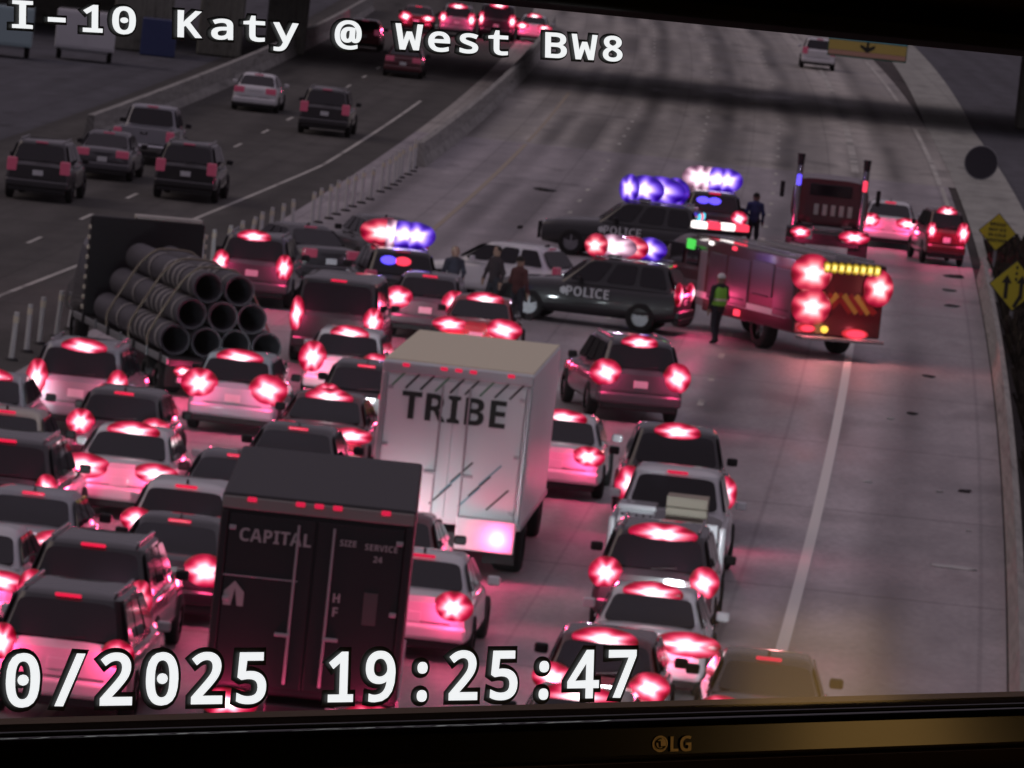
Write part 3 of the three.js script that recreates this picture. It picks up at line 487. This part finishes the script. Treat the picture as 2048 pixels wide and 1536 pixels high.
{ // fire engine
  const deg = -24, t = thing('fire_engine', 'red fire engine stopped at an angle with flashing red, white and amber rear lights', 'fire engine', [7.95, 0, -174.5], -deg * Math.PI / 180);
  part('body', rbox(2.45, 1.86, 5.4, .06), P.fire, t, 0, 1.51, -2.75);
  part('cab', loft([section(-5.55, 1.2, .65, 2.42, .03), section(-7.6, 1.2, .6, 2.42, .05), section(-8.2, 1.17,   .6, 2.2, .08), section(-8.45, 1.1, .65, 1.6, .05)], .5), P.fire, t);
  part('pump_panel', rbox(2.42, 1.4, .6, .03), steel, t, 0, 1.4, -5.4 - .18);
  for (const s of [-1, 1]) {
    for (const [z, w] of [[-.75, 1.1], [-2.05, 1.25], [-3.45, 1.25], [-4.7, 1.0]]) { const d = part('locker_door', rbox(.05, z === -2.05 ? .85 : 1.2, w, .02), mat('roller_shutter', { color: lin(.12, .11, .13), metalness: .6, roughness: .4 }), t, s * 1.225, z === -2.05 ? 1.75 : 1.52, z); part('door_handle', rbox(.04, .04, w * .7, .01), black, d, s * .03, -.42, 0); }
    part('side_window', rbox(.04, .5, .8, .05), glass, t, s * 1.195, 1.92, -7.3); part('side_window', rbox(.04, .5, .7, .05), glass, t, s * 1.205, 1.92, -6.3); part('stripe', rbox(.02, .16, 7.4, .008), plateMat, t, s * 1.22, .98, -4.2);
    for (const z of [-2.05, -7.0]) wheel(t, s * 1.04, z, .54, .36, chrome);
    const side = part('side_light', rbox(.08, .16, .3, .03), redGlow, t, s * 1.24, .75, -3.3); void side; part('side_light', rbox(.08, .1, .2, .03), redGlow, t, s * 1.24, 2.34, -3.8); part('side_light', rbox(.08, .1, .2, .03), whiteGlow, t, s * 1.24, 2.34, -5.2);
    part('hose_rail', cyl(.03, .03, 4.8, 8), chrome, t, s * 1.0, 2.5, -2.8).rotation.x = Math.PI / 2;
  }
  const yel = mat('lime_reflective', { color: lin(.22, .22, .04), roughness: .45 }), redr = mat('red_reflective', { color: lin(.14, .012, .012), roughness: .45 });
  for (let k = 0; k < 5; k++) for (const s of [-1, 1]) { const q = part('chevron_stripe', rbox(.15, .6, .012, .004), k % 2 ? yel : redr, t, s * (.12 + k * .17), 1.42, -.04 + k * .001); q.rotation.z = s * .75; }
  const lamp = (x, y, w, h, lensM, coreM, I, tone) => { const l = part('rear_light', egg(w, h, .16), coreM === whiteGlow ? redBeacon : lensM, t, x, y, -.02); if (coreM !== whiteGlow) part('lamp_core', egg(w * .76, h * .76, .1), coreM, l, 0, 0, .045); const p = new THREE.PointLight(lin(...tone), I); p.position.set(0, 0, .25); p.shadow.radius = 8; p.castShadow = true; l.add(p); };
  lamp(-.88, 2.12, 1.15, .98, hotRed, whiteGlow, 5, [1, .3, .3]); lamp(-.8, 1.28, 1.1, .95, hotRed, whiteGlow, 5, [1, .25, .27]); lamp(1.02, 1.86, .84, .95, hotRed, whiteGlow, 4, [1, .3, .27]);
  lamp(-.85, .74, .5, .2, hotRed, redGlow, 1, [1, .1, .15]); lamp(.5, .68, .74, .26, hotRed, redGlow, 1.2, [1, .1, .15]); lamp(-.36, .74, .2, .18, amberGlow, amberGlow, .3, [1, .6, .2]);
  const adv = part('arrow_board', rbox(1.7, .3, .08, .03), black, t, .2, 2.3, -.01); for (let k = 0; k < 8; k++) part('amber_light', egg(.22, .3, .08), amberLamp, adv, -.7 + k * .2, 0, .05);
  part('rear_step', rbox(2.3, .08, .4, .02), steel, t, 0, .52, .16); part('ladder', merge([at(new THREE.BoxGeometry(.05, .08, 4.6), -.25), at(new THREE.BoxGeometry(.05, .08, 4.6), .25), ...Array.from({ length: 13 }, (_, k) => at(new THREE.BoxGeometry(.46, .04, .04), 0, 0, -2.1 + k * .35))]), trim, t, .3, 2.5, -2.9);
  const cb = part('light_bar', rbox(1.7, .12, .36, .04), black, t, 0, 2.5, -7.4); [whiteGlow, redGlow, whiteGlow, redGlow].forEach((m, i) => part('beacon_light', rbox(.36, .2, .32, .05), m, cb, -.6 + i * .4, .14, 0)); part('step_light', rbox(.1, .26, .4, .04), greenGlow, t, -1.24, 2.2, -6.4);
  part('cab_front_glass', rbox(2.0, .55, .05, .05), glass, t, 0, 1.85, -8.24);
}

// ------------------------------------------------------------------ people at the scene
function bodyGeometry(pose) {
  const J = pose, B = [], cap = (a, b, r0, r1, c) => B.push([V(...a), V(...b), r0, r1, c]);
  cap([0, .98, 0], [0, 1.2, 0], .135, .15, 1); cap([0, 1.2, 0], [0, 1.4, 0], .15, .14, 1); cap([-.14, 1.42, 0], [.14, 1.42, 0], .075, .075, 1); cap([0, 1.45, 0], [0, 1.56, .0], .06, .055, 0);
  cap([0, 1.62, 0], [0, 1.7, -.01], .085, .098, 0); cap([0, 1.64, .1], [0, 1.62, .115], .014, .018, 0); cap([-.09, 1.65, 0], [-.09, 1.63, 0], .018, .015, 0); cap([.09, 1.65, 0], [.09, 1.63, 0], .018, .015, 0);
  for (const s of [0, 1]) {
    const [sh, el, wr] = J.arm[s], [hp, kn, an] = J.leg[s];
    cap(sh, el, .062, .05, 1); cap(el, wr, .05, .036, 1); cap(wr, [wr[0], wr[1] - .09, wr[2] + .02], .036, .03, 0);
    cap(hp, kn, .095, .068, 2); cap(kn, an, .068, .048, 2); cap(an, [an[0], .045, an[2] + .15], .05, .04, 3);
  }
  const n = 84, size = 1.0, mc = new MarchingCubes(n, new THREE.MeshBasicMaterial(), false, false, 200000), S = 0.95;
  mc.isolation = 0; const v = V(0, 0, 0), ab = V(0, 0, 0), ap = V(0, 0, 0);
  const dist = p => { let k = 0, best = 9, bc = 0; for (const [a, b, r0, r1, c] of B) { ab.subVectors(b, a); ap.subVectors(p, a); const t = Math.max(0, Math.min(1, ap.dot(ab) / ab.lengthSq())), q = ap.addScaledVector(ab, -t).length() - r0 - (r1 - r0) * t; k += Math.exp(-q * 45); if (q < best) { best = q; bc = c; } } return [-Math.log(k) / 45, bc]; };
  for (let z = 0; z < n; z++) for (let y = 0; y < n; y++) for (let x = 0; x < n; x++) { v.set((x - n / 2) / (n / 2) * S * size, .9 + (y - n / 2) / (n / 2) * S, (z - n / 2) / (n / 2) * S); if (Math.abs(v.x) > .5 || Math.abs(v.z) > .5) { mc.field[x + y * n + z * n * n] = -1; continue; } mc.field[x + y * n + z * n * n] = -dist(v)[0]; }
  mc.update();
  const cnt = mc.count, pos = mc.positionArray.slice(0, cnt * 3), g = new THREE.BufferGeometry(), col = new Float32Array(cnt * 3); g.setAttribute('position', new THREE.BufferAttribute(pos, 3)); g.setAttribute('normal', new THREE.BufferAttribute(mc.normalArray.slice(0, cnt * 3), 3));
  for (let i = 0; i < cnt; i++) { v.set(pos[3 * i] * S, .9 + pos[3 * i + 1] * S, pos[3 * i + 2] * S); pos.set([v.x, v.y, v.z], 3 * i); col.set(pose.colors[dist(v)[1]], 3 * i); }
  g.setAttribute('color', new THREE.BufferAttribute(col, 3));
  const fingers = []; for (const s of [0, 1]) { const wr = J.arm[s][2], sx = s ? 1 : -1; for (let f = 0; f < 5; f++) { const thumb = f === 4, l = [.062, .07, .068, .052, .05][f], cg = new THREE.CapsuleGeometry(.0085, l, 3, 6); fingers.push(at(cg, wr[0] + (thumb ? -sx * .012 : 0), wr[1] - (thumb ? .07 : .135), wr[2] + (thumb ? .055 : -.012 + f * .018), thumb ? -.6 : -.15 - f * .03, 0, sx * .12)); } }
  const fg = merge(fingers), fc = new Float32Array(fg.attributes.position.count * 3); for (let i = 0; i < fc.length; i += 3) fc.set(pose.colors[0], i); fg.setAttribute('color', new THREE.BufferAttribute(fc, 3)); fg.deleteAttribute('uv');
  return mergeGeometries([g, fg]);
}
const skinC = [.32, .2, .15], pose1 = { arm: [[[-.2, 1.42, 0], [-.27, 1.15, -.02], [-.25, .9, .1]], [[.2, 1.42, 0], [.28, 1.15, .0], [.16, 1.02, .22]]], leg: [[[-.09, .93, 0], [-.11, .5, .03], [-.12, .09, -.02]], [[.09, .93, 0], [.12, .5, .04], [.14, .09, .02]]] };
const pose2 = { arm: [[[-.2, 1.42, 0], [-.28, 1.16, .05], [-.2, .95, .2]], [[.2, 1.42, 0], [.27, 1.14, -.06], [.26, .88, .0]]], leg: [[[-.09, .93, 0], [-.1, .5, .14], [-.1, .09, .1]], [[.09, .93, 0], [.1, .5, -.02], [.11, .09, -.16]]] };
const skinMat = mat('clothed_figure', { vertexColors: true, roughness: .85 });
const dark = c => ({ colors: [skinC, c, [.025, .025, .035], [.012, .012, .012]] });
function person(X, d, turn, pose, colors, label, hairM, vest) {
  const p = thing('person', label, 'person', [X, 0, -d], turn, 'people at the crash'); part('body', bodyGeometry({ ...pose, ...colors }), skinMat, p);
  part('hair', new THREE.SphereGeometry(.108, 20, 12, 0, Math.PI * 2, 0, 1.75), hairM, p, 0, 1.695, -.022); for (const s of [-1, 1]) part('eye', new THREE.SphereGeometry(.011, 8, 6), black, p, s * .034, 1.672, .082);
  part('mouth', rbox(.045, .01, .01, .004), mat('lips', { color: lin(.2, .07, .06), roughness: .7 }), p, 0, 1.585, .083);
  if (vest) { part('vest', loft([flatRing(.98, .175, -.165, .165, 3), flatRing(1.2, .185, -.18, .18, 3), flatRing(1.4, .175, -.165, .165, 3), flatRing(1.47, .12, -.1, .1, 3)], .8), vest, p); part('reflective_stripe', loft([flatRing(1.1, .19, -.182, .182, 3), flatRing(1.16, .192, -.184, .184, 3)], .8), bandMat, p); }
}
const hairDark = mat('dark_hair', { color: lin(.015, .012, .01), roughness: .8 }), helmet = mat('white_helmet', { color: lin(.7, .7, .68), roughness: .35 });
person(-1.75, 175.2, .4, pose1, dark([.03, .03, .045]), 'person in dark clothes with light hair standing beside the rear-facing police wagon', mat('fair_hair', { color: lin(.4, .33, .24), roughness: .8 }));
person(-.72, 177.0, -.9, pose2, dark([.035, .025, .03]), 'person in dark jacket walking left of the nearest police wagon', hairDark);
person(-.1, 174.0, 2.4, pose1, dark([.09, .03, .03]), 'person in dark red top behind the red sedan', hairDark);
person(6.95, 217.2, 3.0, pose1, dark([.05, .06, .16]), 'person in blue uniform between the police wagon and the red tractor', hairDark);
person(4.95, 175.6, -2.6, pose2, dark([.03, .03, .03]), 'person in lime vest and white helmet beside the fire engine', helmet, mat('lime_vest', { color: lin(.25, .62, .06), roughness: .6 }));

// ------------------------------------------------------------------ signs
const signYellow = mat('sign_yellow', { color: lin(.62, .55, .03), roughness: .5 }), signBlack = mat('sign_black', { color: lin(.02, .02, .015), roughness: .6 });
function diamond(X, d, y, s, label, face) {
  const t = thing('warning_sign', label, 'sign', [X, 0, -d], -.04); part('post', rbox(.1, y + s * .5, .08, .02), steel, t, 0, (y + s * .5) / 2, -.07);
  const pl = part('panel', rbox(s, s, .03, .012), signBlack, t, 0, y, 0); pl.rotation.z = Math.PI / 4; part('face', rbox(s * .95, s * .95, .012, .005), signYellow, pl, 0, 0, .018); face(t, y); return t;
}
diamond(14.42, 216, 1.42, .84, 'yellow diamond warning sign with four lines of text on the right verge', (t, y) => ['BRIDGE', 'MAY ICE', 'IN COLD', 'WEATHER'].forEach((w, i) => part('lettering', words(w, .1, .008), signBlack, t, 0, y + .24 - i * .165, .026)));
diamond(13.1, 187, 1.56, .98, 'yellow diamond sign with two arrows merging, lower on the right verge', (t, y) => {
  const sh = new THREE.Shape(); [[-.07, -.32], [.03, -.32], [.03, .1], [.12, .1], [-.02, .32], [-.16, .1], [-.07, .1]].forEach(([a, b], i) => i ? sh.lineTo(a, b) : sh.moveTo(a, b)); const g = new THREE.ExtrudeGeometry(sh, { depth: .008, bevelEnabled: false });
  part('arrow', g, signBlack, t, -.2, y - .04, .026); const r = part('arrow', g, signBlack, t, .2, y - .02, .026); void r; part('arrow_tail', rbox(.1, .34, .008, .003), signBlack, t, .1, y - .42, .03).rotation.z = -.45;
  for (let k = 0; k < 3; k++) part('dash', rbox(.06, .08, .008, .003), signBlack, t, .02, y + .5 - k * .16, .03);
});
{ // overhead guide sign hung from the overpass, only its lower part shows
  const t = thing('overhead_sign', 'overhead guide sign with a yellow panel and black down arrow', 'sign', [14.85, 0, -326.6], -.05), w = 3.7;
  for (const x of [-1.2, 1.2]) part('hanger', rbox(.12, 2.2, .1, .02), steel, t, x, 6.9, -.12);
  part('panel', rbox(w, 3.0, .1, .04), mat('guide_green', { color: lin(.02, .16, .1), roughness: .5 }), t, 0, 4.48, 0); part('white_band', rbox(w * .98, .16, .02, .008), plateMat, t, 0, 4.12, .06); part('blue_band', rbox(w * .98, .26, .02, .008), mat('guide_blue', { color: lin(.1, .42, .5), roughness: .5 }), t, 0, 3.9, .06);
  part('yellow_panel', rbox(w * .98, .46, .02, .008), mat('guide_yellow', { color: lin(.62, .48, .12), roughness: .5 }), t, 0, 3.52, .06); part('pink_band', rbox(w * .98, .22, .02, .008), mat('guide_pink', { color: lin(.62, .36, .26), roughness: .5 }), t, 0, 3.17, .06);
  const sh = new THREE.Shape(); [[-.06, .24], [.06, .24], [.06, 0], [.34, .12], [.34, -.02], [0, -.26], [-.34, -.02], [-.34, .12], [-.06, 0]].forEach(([a, b], i) => i ? sh.lineTo(a, b) : sh.moveTo(a, b)); part('down_arrow', new THREE.ExtrudeGeometry(sh, { depth: .01, bevelEnabled: false }), signBlack, t, 0, 3.52, .072);
  part('lettering', words('WEST BELT S', .3, .012), plateMat, t, 0, 4.42, .055);
}
{ const t = thing('round_sign', 'round dark sign seen from behind on the pale right shoulder strip', 'sign', [17.8, 0, -281], .1); part('post', rbox(.08, .6, .06, .02), steel, t, 0, .3, -.06); part('disc', cyl(.66, .66, .05, 40), mat('dark_sign_back', { color: lin(.035, .033, .045), roughness: .5 }), t, 0, .7, 0).rotation.x = Math.PI / 2; part('rim', once('rimt', () => new THREE.TorusGeometry(.67, .025, 8, 40)), steel, t, 0, .7, .01); }
// trailers and cabinet made up to stand for bright patches, far top left
for (const [x, d, w, l, m] of [[-23.6, 300, 3.2, 'pale trailer standing in for a bright patch, leftmost at the top left corner', P.teal], [-20.0, 304, 2.6, 'white trailer standing in for a bright patch, second from left at the top left corner', P.white], [-17.6, 318, 1.6, 'blue cabinet standing in for a bright patch beside the overpass pier at the top left', P.blue]]) {
  const t = thing(m === P.blue ? 'stand_in_cabinet' : 'trailer', l, m === P.blue ? 'cabinet' : 'trailer', [x, 0, -d], .05); part('shell', rbox(w, 1.7, 2.4, .06), m, t, 0, 1.35 + (m === P.blue ? -.5 : 0), -1.2); if (m !== P.blue) { for (const s of [-1, 1]) { wheel(t, s * (w / 2 - .2), -1.2, .34); part('door', rbox(w / 2 - .14, 1.45, .03, .01), m, t, s * w / 4, 1.35, .012); } part('frame', rbox(w * .8, .12, 2.3, .03), steel, t, 0, .46, -1.2); }
}
// ------------------------------------------------------------------ debris and verge plants
const debrisG = Array.from({ length: 5 }, () => { const g = mergeVertices(new THREE.IcosahedronGeometry(.5, 1).deleteAttribute('normal').deleteAttribute('uv')), p = g.attributes.position; for (let i = 0; i < p.count; i++) { const k = rr(.6, 1.2); p.setXYZ(i, p.getX(i) * k, p.getY(i) * rr(.4, 1), p.getZ(i) * k); } return toCreasedNormals(g, .3); });
const scrapM = [black, mat('pale_scrap', { color: lin(.5, .52, .5), roughness: .5 }), mat('grey_scrap', { color: lin(.12, .11, .11), roughness: .6 })];
const scraps = [[.43, 238.8, .9, .16, 0, 'long bent black strip lying alone in the middle lanes'], [-.26, 215.8, .22, .16, 0, 'small black lump on the road left of the far police wagon'], [-1, 206.2, .3, .14, 0, 'dark fragment on the road near the walking people'], [13.1, 214, .75, .14, 0, 'flat dark scrap on the shoulder under the maroon car'], [12.6, 207, .5, .12, 2, 'grey scrap on the shoulder below the maroon car'], [12.3, 200, .55, .1, 0, 'dark fragment lying by the barrier beside the fire engine'], [9.38, 141.7, .34, .1, 0, 'black fragment by the barrier on the empty shoulder'], [8.84, 141.1, .2, .08, 1, 'white crumb left of the black fragment on the shoulder'], [7.39, 141.6, .24, .06, 1, 'small white scrap on the shoulder right of the white line'], [8.3, 126.3, .95, .05, 1, 'thin pale strip lying across the shoulder at lower right'], [9.2, 160, .3, .1, 0, 'dark fragment on the shoulder below the fire engine'], [8.6, 158, .2, .08, 1, 'pale crumb on the shoulder below the fire engine'], [10.2, 172, .4, .1, 0, 'dark scrap on the shoulder right of the fire engine'], [2.0, 160.5, .14, .07, 1, 'white crumb on the road in front of the grey suv'], [2.6, 163.5, .16, .07, 1, 'pale crumb on the road between grey suv and police wagon'], [9.0, 133.5, .14, .06, 1, 'tiny white speck on the lower shoulder']];
scraps.forEach(([x, d, s, h, m, l], i) => { const o = whole('debris_fragment', debrisG[i % 5], scrapM[m], l, 'debris', [x, h * .3, -d], rr(-.4, .4), 'debris from the crash'); o.scale.set(s, h, s * .5); });
{ // low dark weeds on the verge beyond the barrier
  const blade = new THREE.BufferGeometry(); blade.setAttribute('position', new THREE.Float32BufferAttribute([-.03, 0, 0, .03, 0, 0, .01, .32, .05, -.03, 0, 0, .01, .32, .05, -.02, .3, .06], 3)); blade.computeVertexNormals();
  const n = 30000, im = new THREE.InstancedMesh(blade, mat('dry_weeds', { color: lin(.035, .03, .022), roughness: 1, side: THREE.DoubleSide }), n), m4 = new THREE.Matrix4(), q = new THREE.Quaternion(), c = new THREE.Color();
  for (let i = 0; i < n; i++) { const d = rr(75, 232), u = 4.25 + Math.pow(rnd(), 1.6) * 7; q.setFromEuler(new THREE.Euler(rr(-.5, .5), rr(0, 6.3), rr(-.5, .5))); const s = rr(.7, 1.6 + 1.6 * vnoise(d * .12, u * .4, 60, 60)); m4.compose(V(R(d) + u, -.03, -d), q, V(s, s, s)); im.setMatrixAt(i, m4); const k = rr(.4, 1.3); im.setColorAt(i, c.setRGB(k, k * rr(.8, 1), k * .8)); }
  im.name = 'verge_weeds'; im.userData = { kind: 'stuff', label: 'low dark weeds on the verge beyond the right barrier', category: 'weeds' }; im.castShadow = im.receiveShadow = true; scene.add(im);
}

// ------------------------------------------------------------------ the television the road is watched on, and the room it hangs in
const tvM = new THREE.Matrix4().compose(V(0.12197561, 12.21499361, -4.467211), new THREE.Quaternion(-0.0565186765, 0.4351644713, 0.017355044, 0.8984076606), V(1, 1, 1));
const tv = thing('television', 'black framed television with a bright maker emblem, filling the view', 'television'); tv.applyMatrix4(tvM);
const bez = phys('glossy_black_bezel', { color: lin(.012, .011, .01), roughness: .1 });
const x0 = -.86, x1 = .8;
part('bottom_bezel', rbox(x1 - x0 + .04, .029, .05, .006), bez, tv, (x0 + x1) / 2, .0022, -.02); part('top_bezel', rbox(x1 - x0 + .04, .0126, .05, .004), mat('matte_black_bezel', { color: lin(.01, .009, .008), roughness: .8 }), tv, (x0 + x1) / 2, .4738, -.02);
for (const [x] of [[x0 - .008], [x1 + .008]]) part('side_bezel', rbox(.016, .45, .05, .004), bez, tv, x, .242, -.0205);
part('inner_edge', rbox(x1 - x0, .0022, .01, .001), black, tv, (x0 + x1) / 2, .0178, -.008);
part('screen_pane', new THREE.PlaneGeometry(x1 - x0, .45), phys('screen_pane_glass', { transmission: 1, thickness: 0, roughness: .08, ior: 1.5, color: lin(.97, .97, .97) }), tv, (x0 + x1) / 2, .242, -.03);
const gold = mat('maker_emblem_metal', { color: lin(.75, .6, .36), metalness: 1, roughness: .42 });
{ // emblem: ring with a profile made of two letter strokes and a dot, then the two letters
  const e = part('emblem', once('em', () => new THREE.RingGeometry(.0043, .0053, 40)), gold, tv, -.0125, .0003, .0056); e.scale.x = 1.55;
  part('emblem_disc', new THREE.CircleGeometry(.0042, 32), gold, e, 0, 0, -.0001); const arc = new THREE.TorusGeometry(.0033, .00035, 6, 30, 4.4); part('emblem_stroke', arc, black, e, .0002, 0, .0002).rotation.z = 1.4; part('emblem_stroke', box(.0006, .0042, .0004), black, e, -.0003, -.0001, .0003); part('emblem_stroke', box(.0022, .0006, .0004), black, e, .0009, -.0019, .0003); part('emblem_dot', new THREE.SphereGeometry(.0006, 8, 6), black, e, -.0018, .0014, .0001);
  part('lettering', words('LG', .0098, .0006), gold, tv, .009, 0, .0055).scale.x = 1.5;
}
// characters drawn by the screen
const lit = mat('screen_white_pixels', { color: 0x000000, emissive: lin(.92, .94, .95), emissiveIntensity: 1.45 });
const rim = mat('screen_black_pixels', { color: lin(.004, .004, .004), roughness: .5 });
function caption(text, a0, step, b0, slope, size, stretch) {
  [...text].forEach((ch, i) => {
    if (ch === ' ') return;
    const key = ch + size, mk = bevel => { const g = new TextGeometry(ch, { font: mono, size, depth: .0003, curveSegments: 5, bevelEnabled: true, bevelSize: bevel, bevelThickness: .0002, bevelSegments: 1 }); g.computeBoundingBox(); const bb = g.boundingBox; let l = [g.translate(-(bb.min.x + bb.max.x) / 2, 0, 0)]; if (ch === '1') l.push(at(new THREE.BoxGeometry(size * .5 + 2 * bevel, size * .1 + 2 * bevel, .0007), size * .06, size * .05, .0003)); if (ch === '0') l.push(at(new THREE.CylinderGeometry(size * .09 + bevel * .6, size * .09 + bevel * .6, .0007, 12).rotateX(Math.PI / 2), 0, size * .5, .0003)); return merge(l).scale(stretch, 1, 1); };
    const m = part('screen_character', once('cw' + key, () => mk(size * .03)), lit, tv, a0 + i * step, b0 + i * step * slope, -.0105); m.rotation.z = slope;
    part('character_outline', once('ck' + key, () => mk(size * .125)), rim, m, 0, 0, -.0016);
  });
}
caption('I-10 Katy @ West BW8', -.6145, .02924, .4243, .0214, .0152, 1.95);
caption('0/2025 19:25:47', -.6005, .0405, .034, -.0065, .0292, 1.42);
{ // the room: plumb walls round the camera, warm lamp at the right
  const yaw = Math.atan2(-0.7827, 0.6221), dir = V(0, 0, 0); void dir; const r = new THREE.Vector3(1, 0, 0).transformDirection(tvM), a = Math.atan2(-r.z, r.x); void yaw;
  const room = (n, g, m, x, y, z) => { const s = struct(n, g, m); s.position.set(x, y, z).applyAxisAngle(V(0, 1, 0), a).add(V(.122, 12.215, -4.467)); s.rotation.y = a; return s; };
  const wallM = mat('brown_wall_paint', { color: lin(.1, .055, .02), roughness: .8, bumpMap: grain, bumpScale: .0006 });
  const sh = new THREE.Shape(); sh.moveTo(-6, -1.4); sh.lineTo(4, -1.4); sh.lineTo(4, 1.8); sh.lineTo(-6, 1.8); sh.closePath(); const ho = new THREE.Path(); ho.moveTo(-.92, -.03); ho.lineTo(-.92, .5); ho.lineTo(.86, .5); ho.lineTo(.86, -.03); ho.closePath(); void ho;
  const hole = [[x0 - .004, .012], [x1 + .004, .012], [x1 + .004, .4735], [x0 - .004, .4735]].map(([x, y]) => V(x, y, -.06).applyMatrix4(tvM).sub(V(.122, 12.215, -4.467)).applyAxisAngle(V(0, 1, 0), -a)); const hp = new THREE.Path(); hole.forEach((p, i) => i ? hp.lineTo(p.x, p.y) : hp.moveTo(p.x, p.y)); hp.closePath(); sh.holes.push(hp);
  room('room_wall', new THREE.ExtrudeGeometry(sh, { depth: .02, bevelEnabled: false }), wallM, 0, 0, -.125);
  room('room_back_wall', box(10.1, 3.2, .1), wallM, -1, .2, 4.8); for (const x of [-6.05, 4.05]) room('room_side_wall', box(.1, 3.2, 4.85), wallM, x, .2, 2.32); room('room_floor', box(10.2, .12, 5.2), mat('room_floor_boards', { color: lin(.1, .06, .035), roughness: .6 }), -1, -1.47, 2.3); room('room_ceiling', box(10.2, .1, 5.2), wallM, -1, 1.86, 2.3);
  const put = (name, label, cat, x, y, z) => { const t = thing(name, label, cat); t.position.set(x, y, z).applyAxisAngle(V(0, 1, 0), a).add(V(.122, 12.215, -4.467)); t.rotation.y = a; return t; };
  const tower = put('watch_tower', 'concrete column carrying the room high above the verge', 'tower', -1, 0, 2.3); for (const [x, z] of [[-4, -2], [4, -2], [-4, 2], [4, 2]]) part('column', rbox(.5, 10.66, .5, .05), barrierMat, tower, x, -12.215 + 5.33, z);
  const desk = put('desk', 'brown wooden desk edge under the television', 'desk', 0, -1.41, .16); const wood = mat('desk_wood', { color: lin(.3, .17, .07), roughness: .5, bumpMap: grain, bumpScale: .0005 }); part('desk_top', rbox(2.2, .03, .4, .008), wood, desk, .1, 1.345, 0); for (const x of [-.95, 1.15]) for (const z of [-.15, .15]) part('leg', rbox(.05, 1.33, .05, .01), wood, desk, x, .665, z);
  const lamp = put('table_lamp', 'warm shaded lamp on a stand right of the television', 'lamp', 2.32, -1.41, 1.5); part('base', cyl(.13, .15, .03, 24), black, lamp, 0, .016, 0); part('stem', cyl(.015, .015, 1.2, 10), gold, lamp, 0, .63, 0); part('lamp_shade', new THREE.CylinderGeometry(.07, .09, .3, 28, 1, true), mat('warm_shade_lit', { color: lin(.7, .5, .25), emissive: lin(1, .56, .16), emissiveIntensity: 2.1, side: THREE.DoubleSide }), lamp, 0, 1.4, 0);
  const pl = new THREE.PointLight(lin(1, .62, .28), .1, 0); pl.position.set(0, 1.4, 0); pl.shadow.radius = 3; pl.castShadow = true; lamp.add(pl);
}
renderer.render(scene, camera);
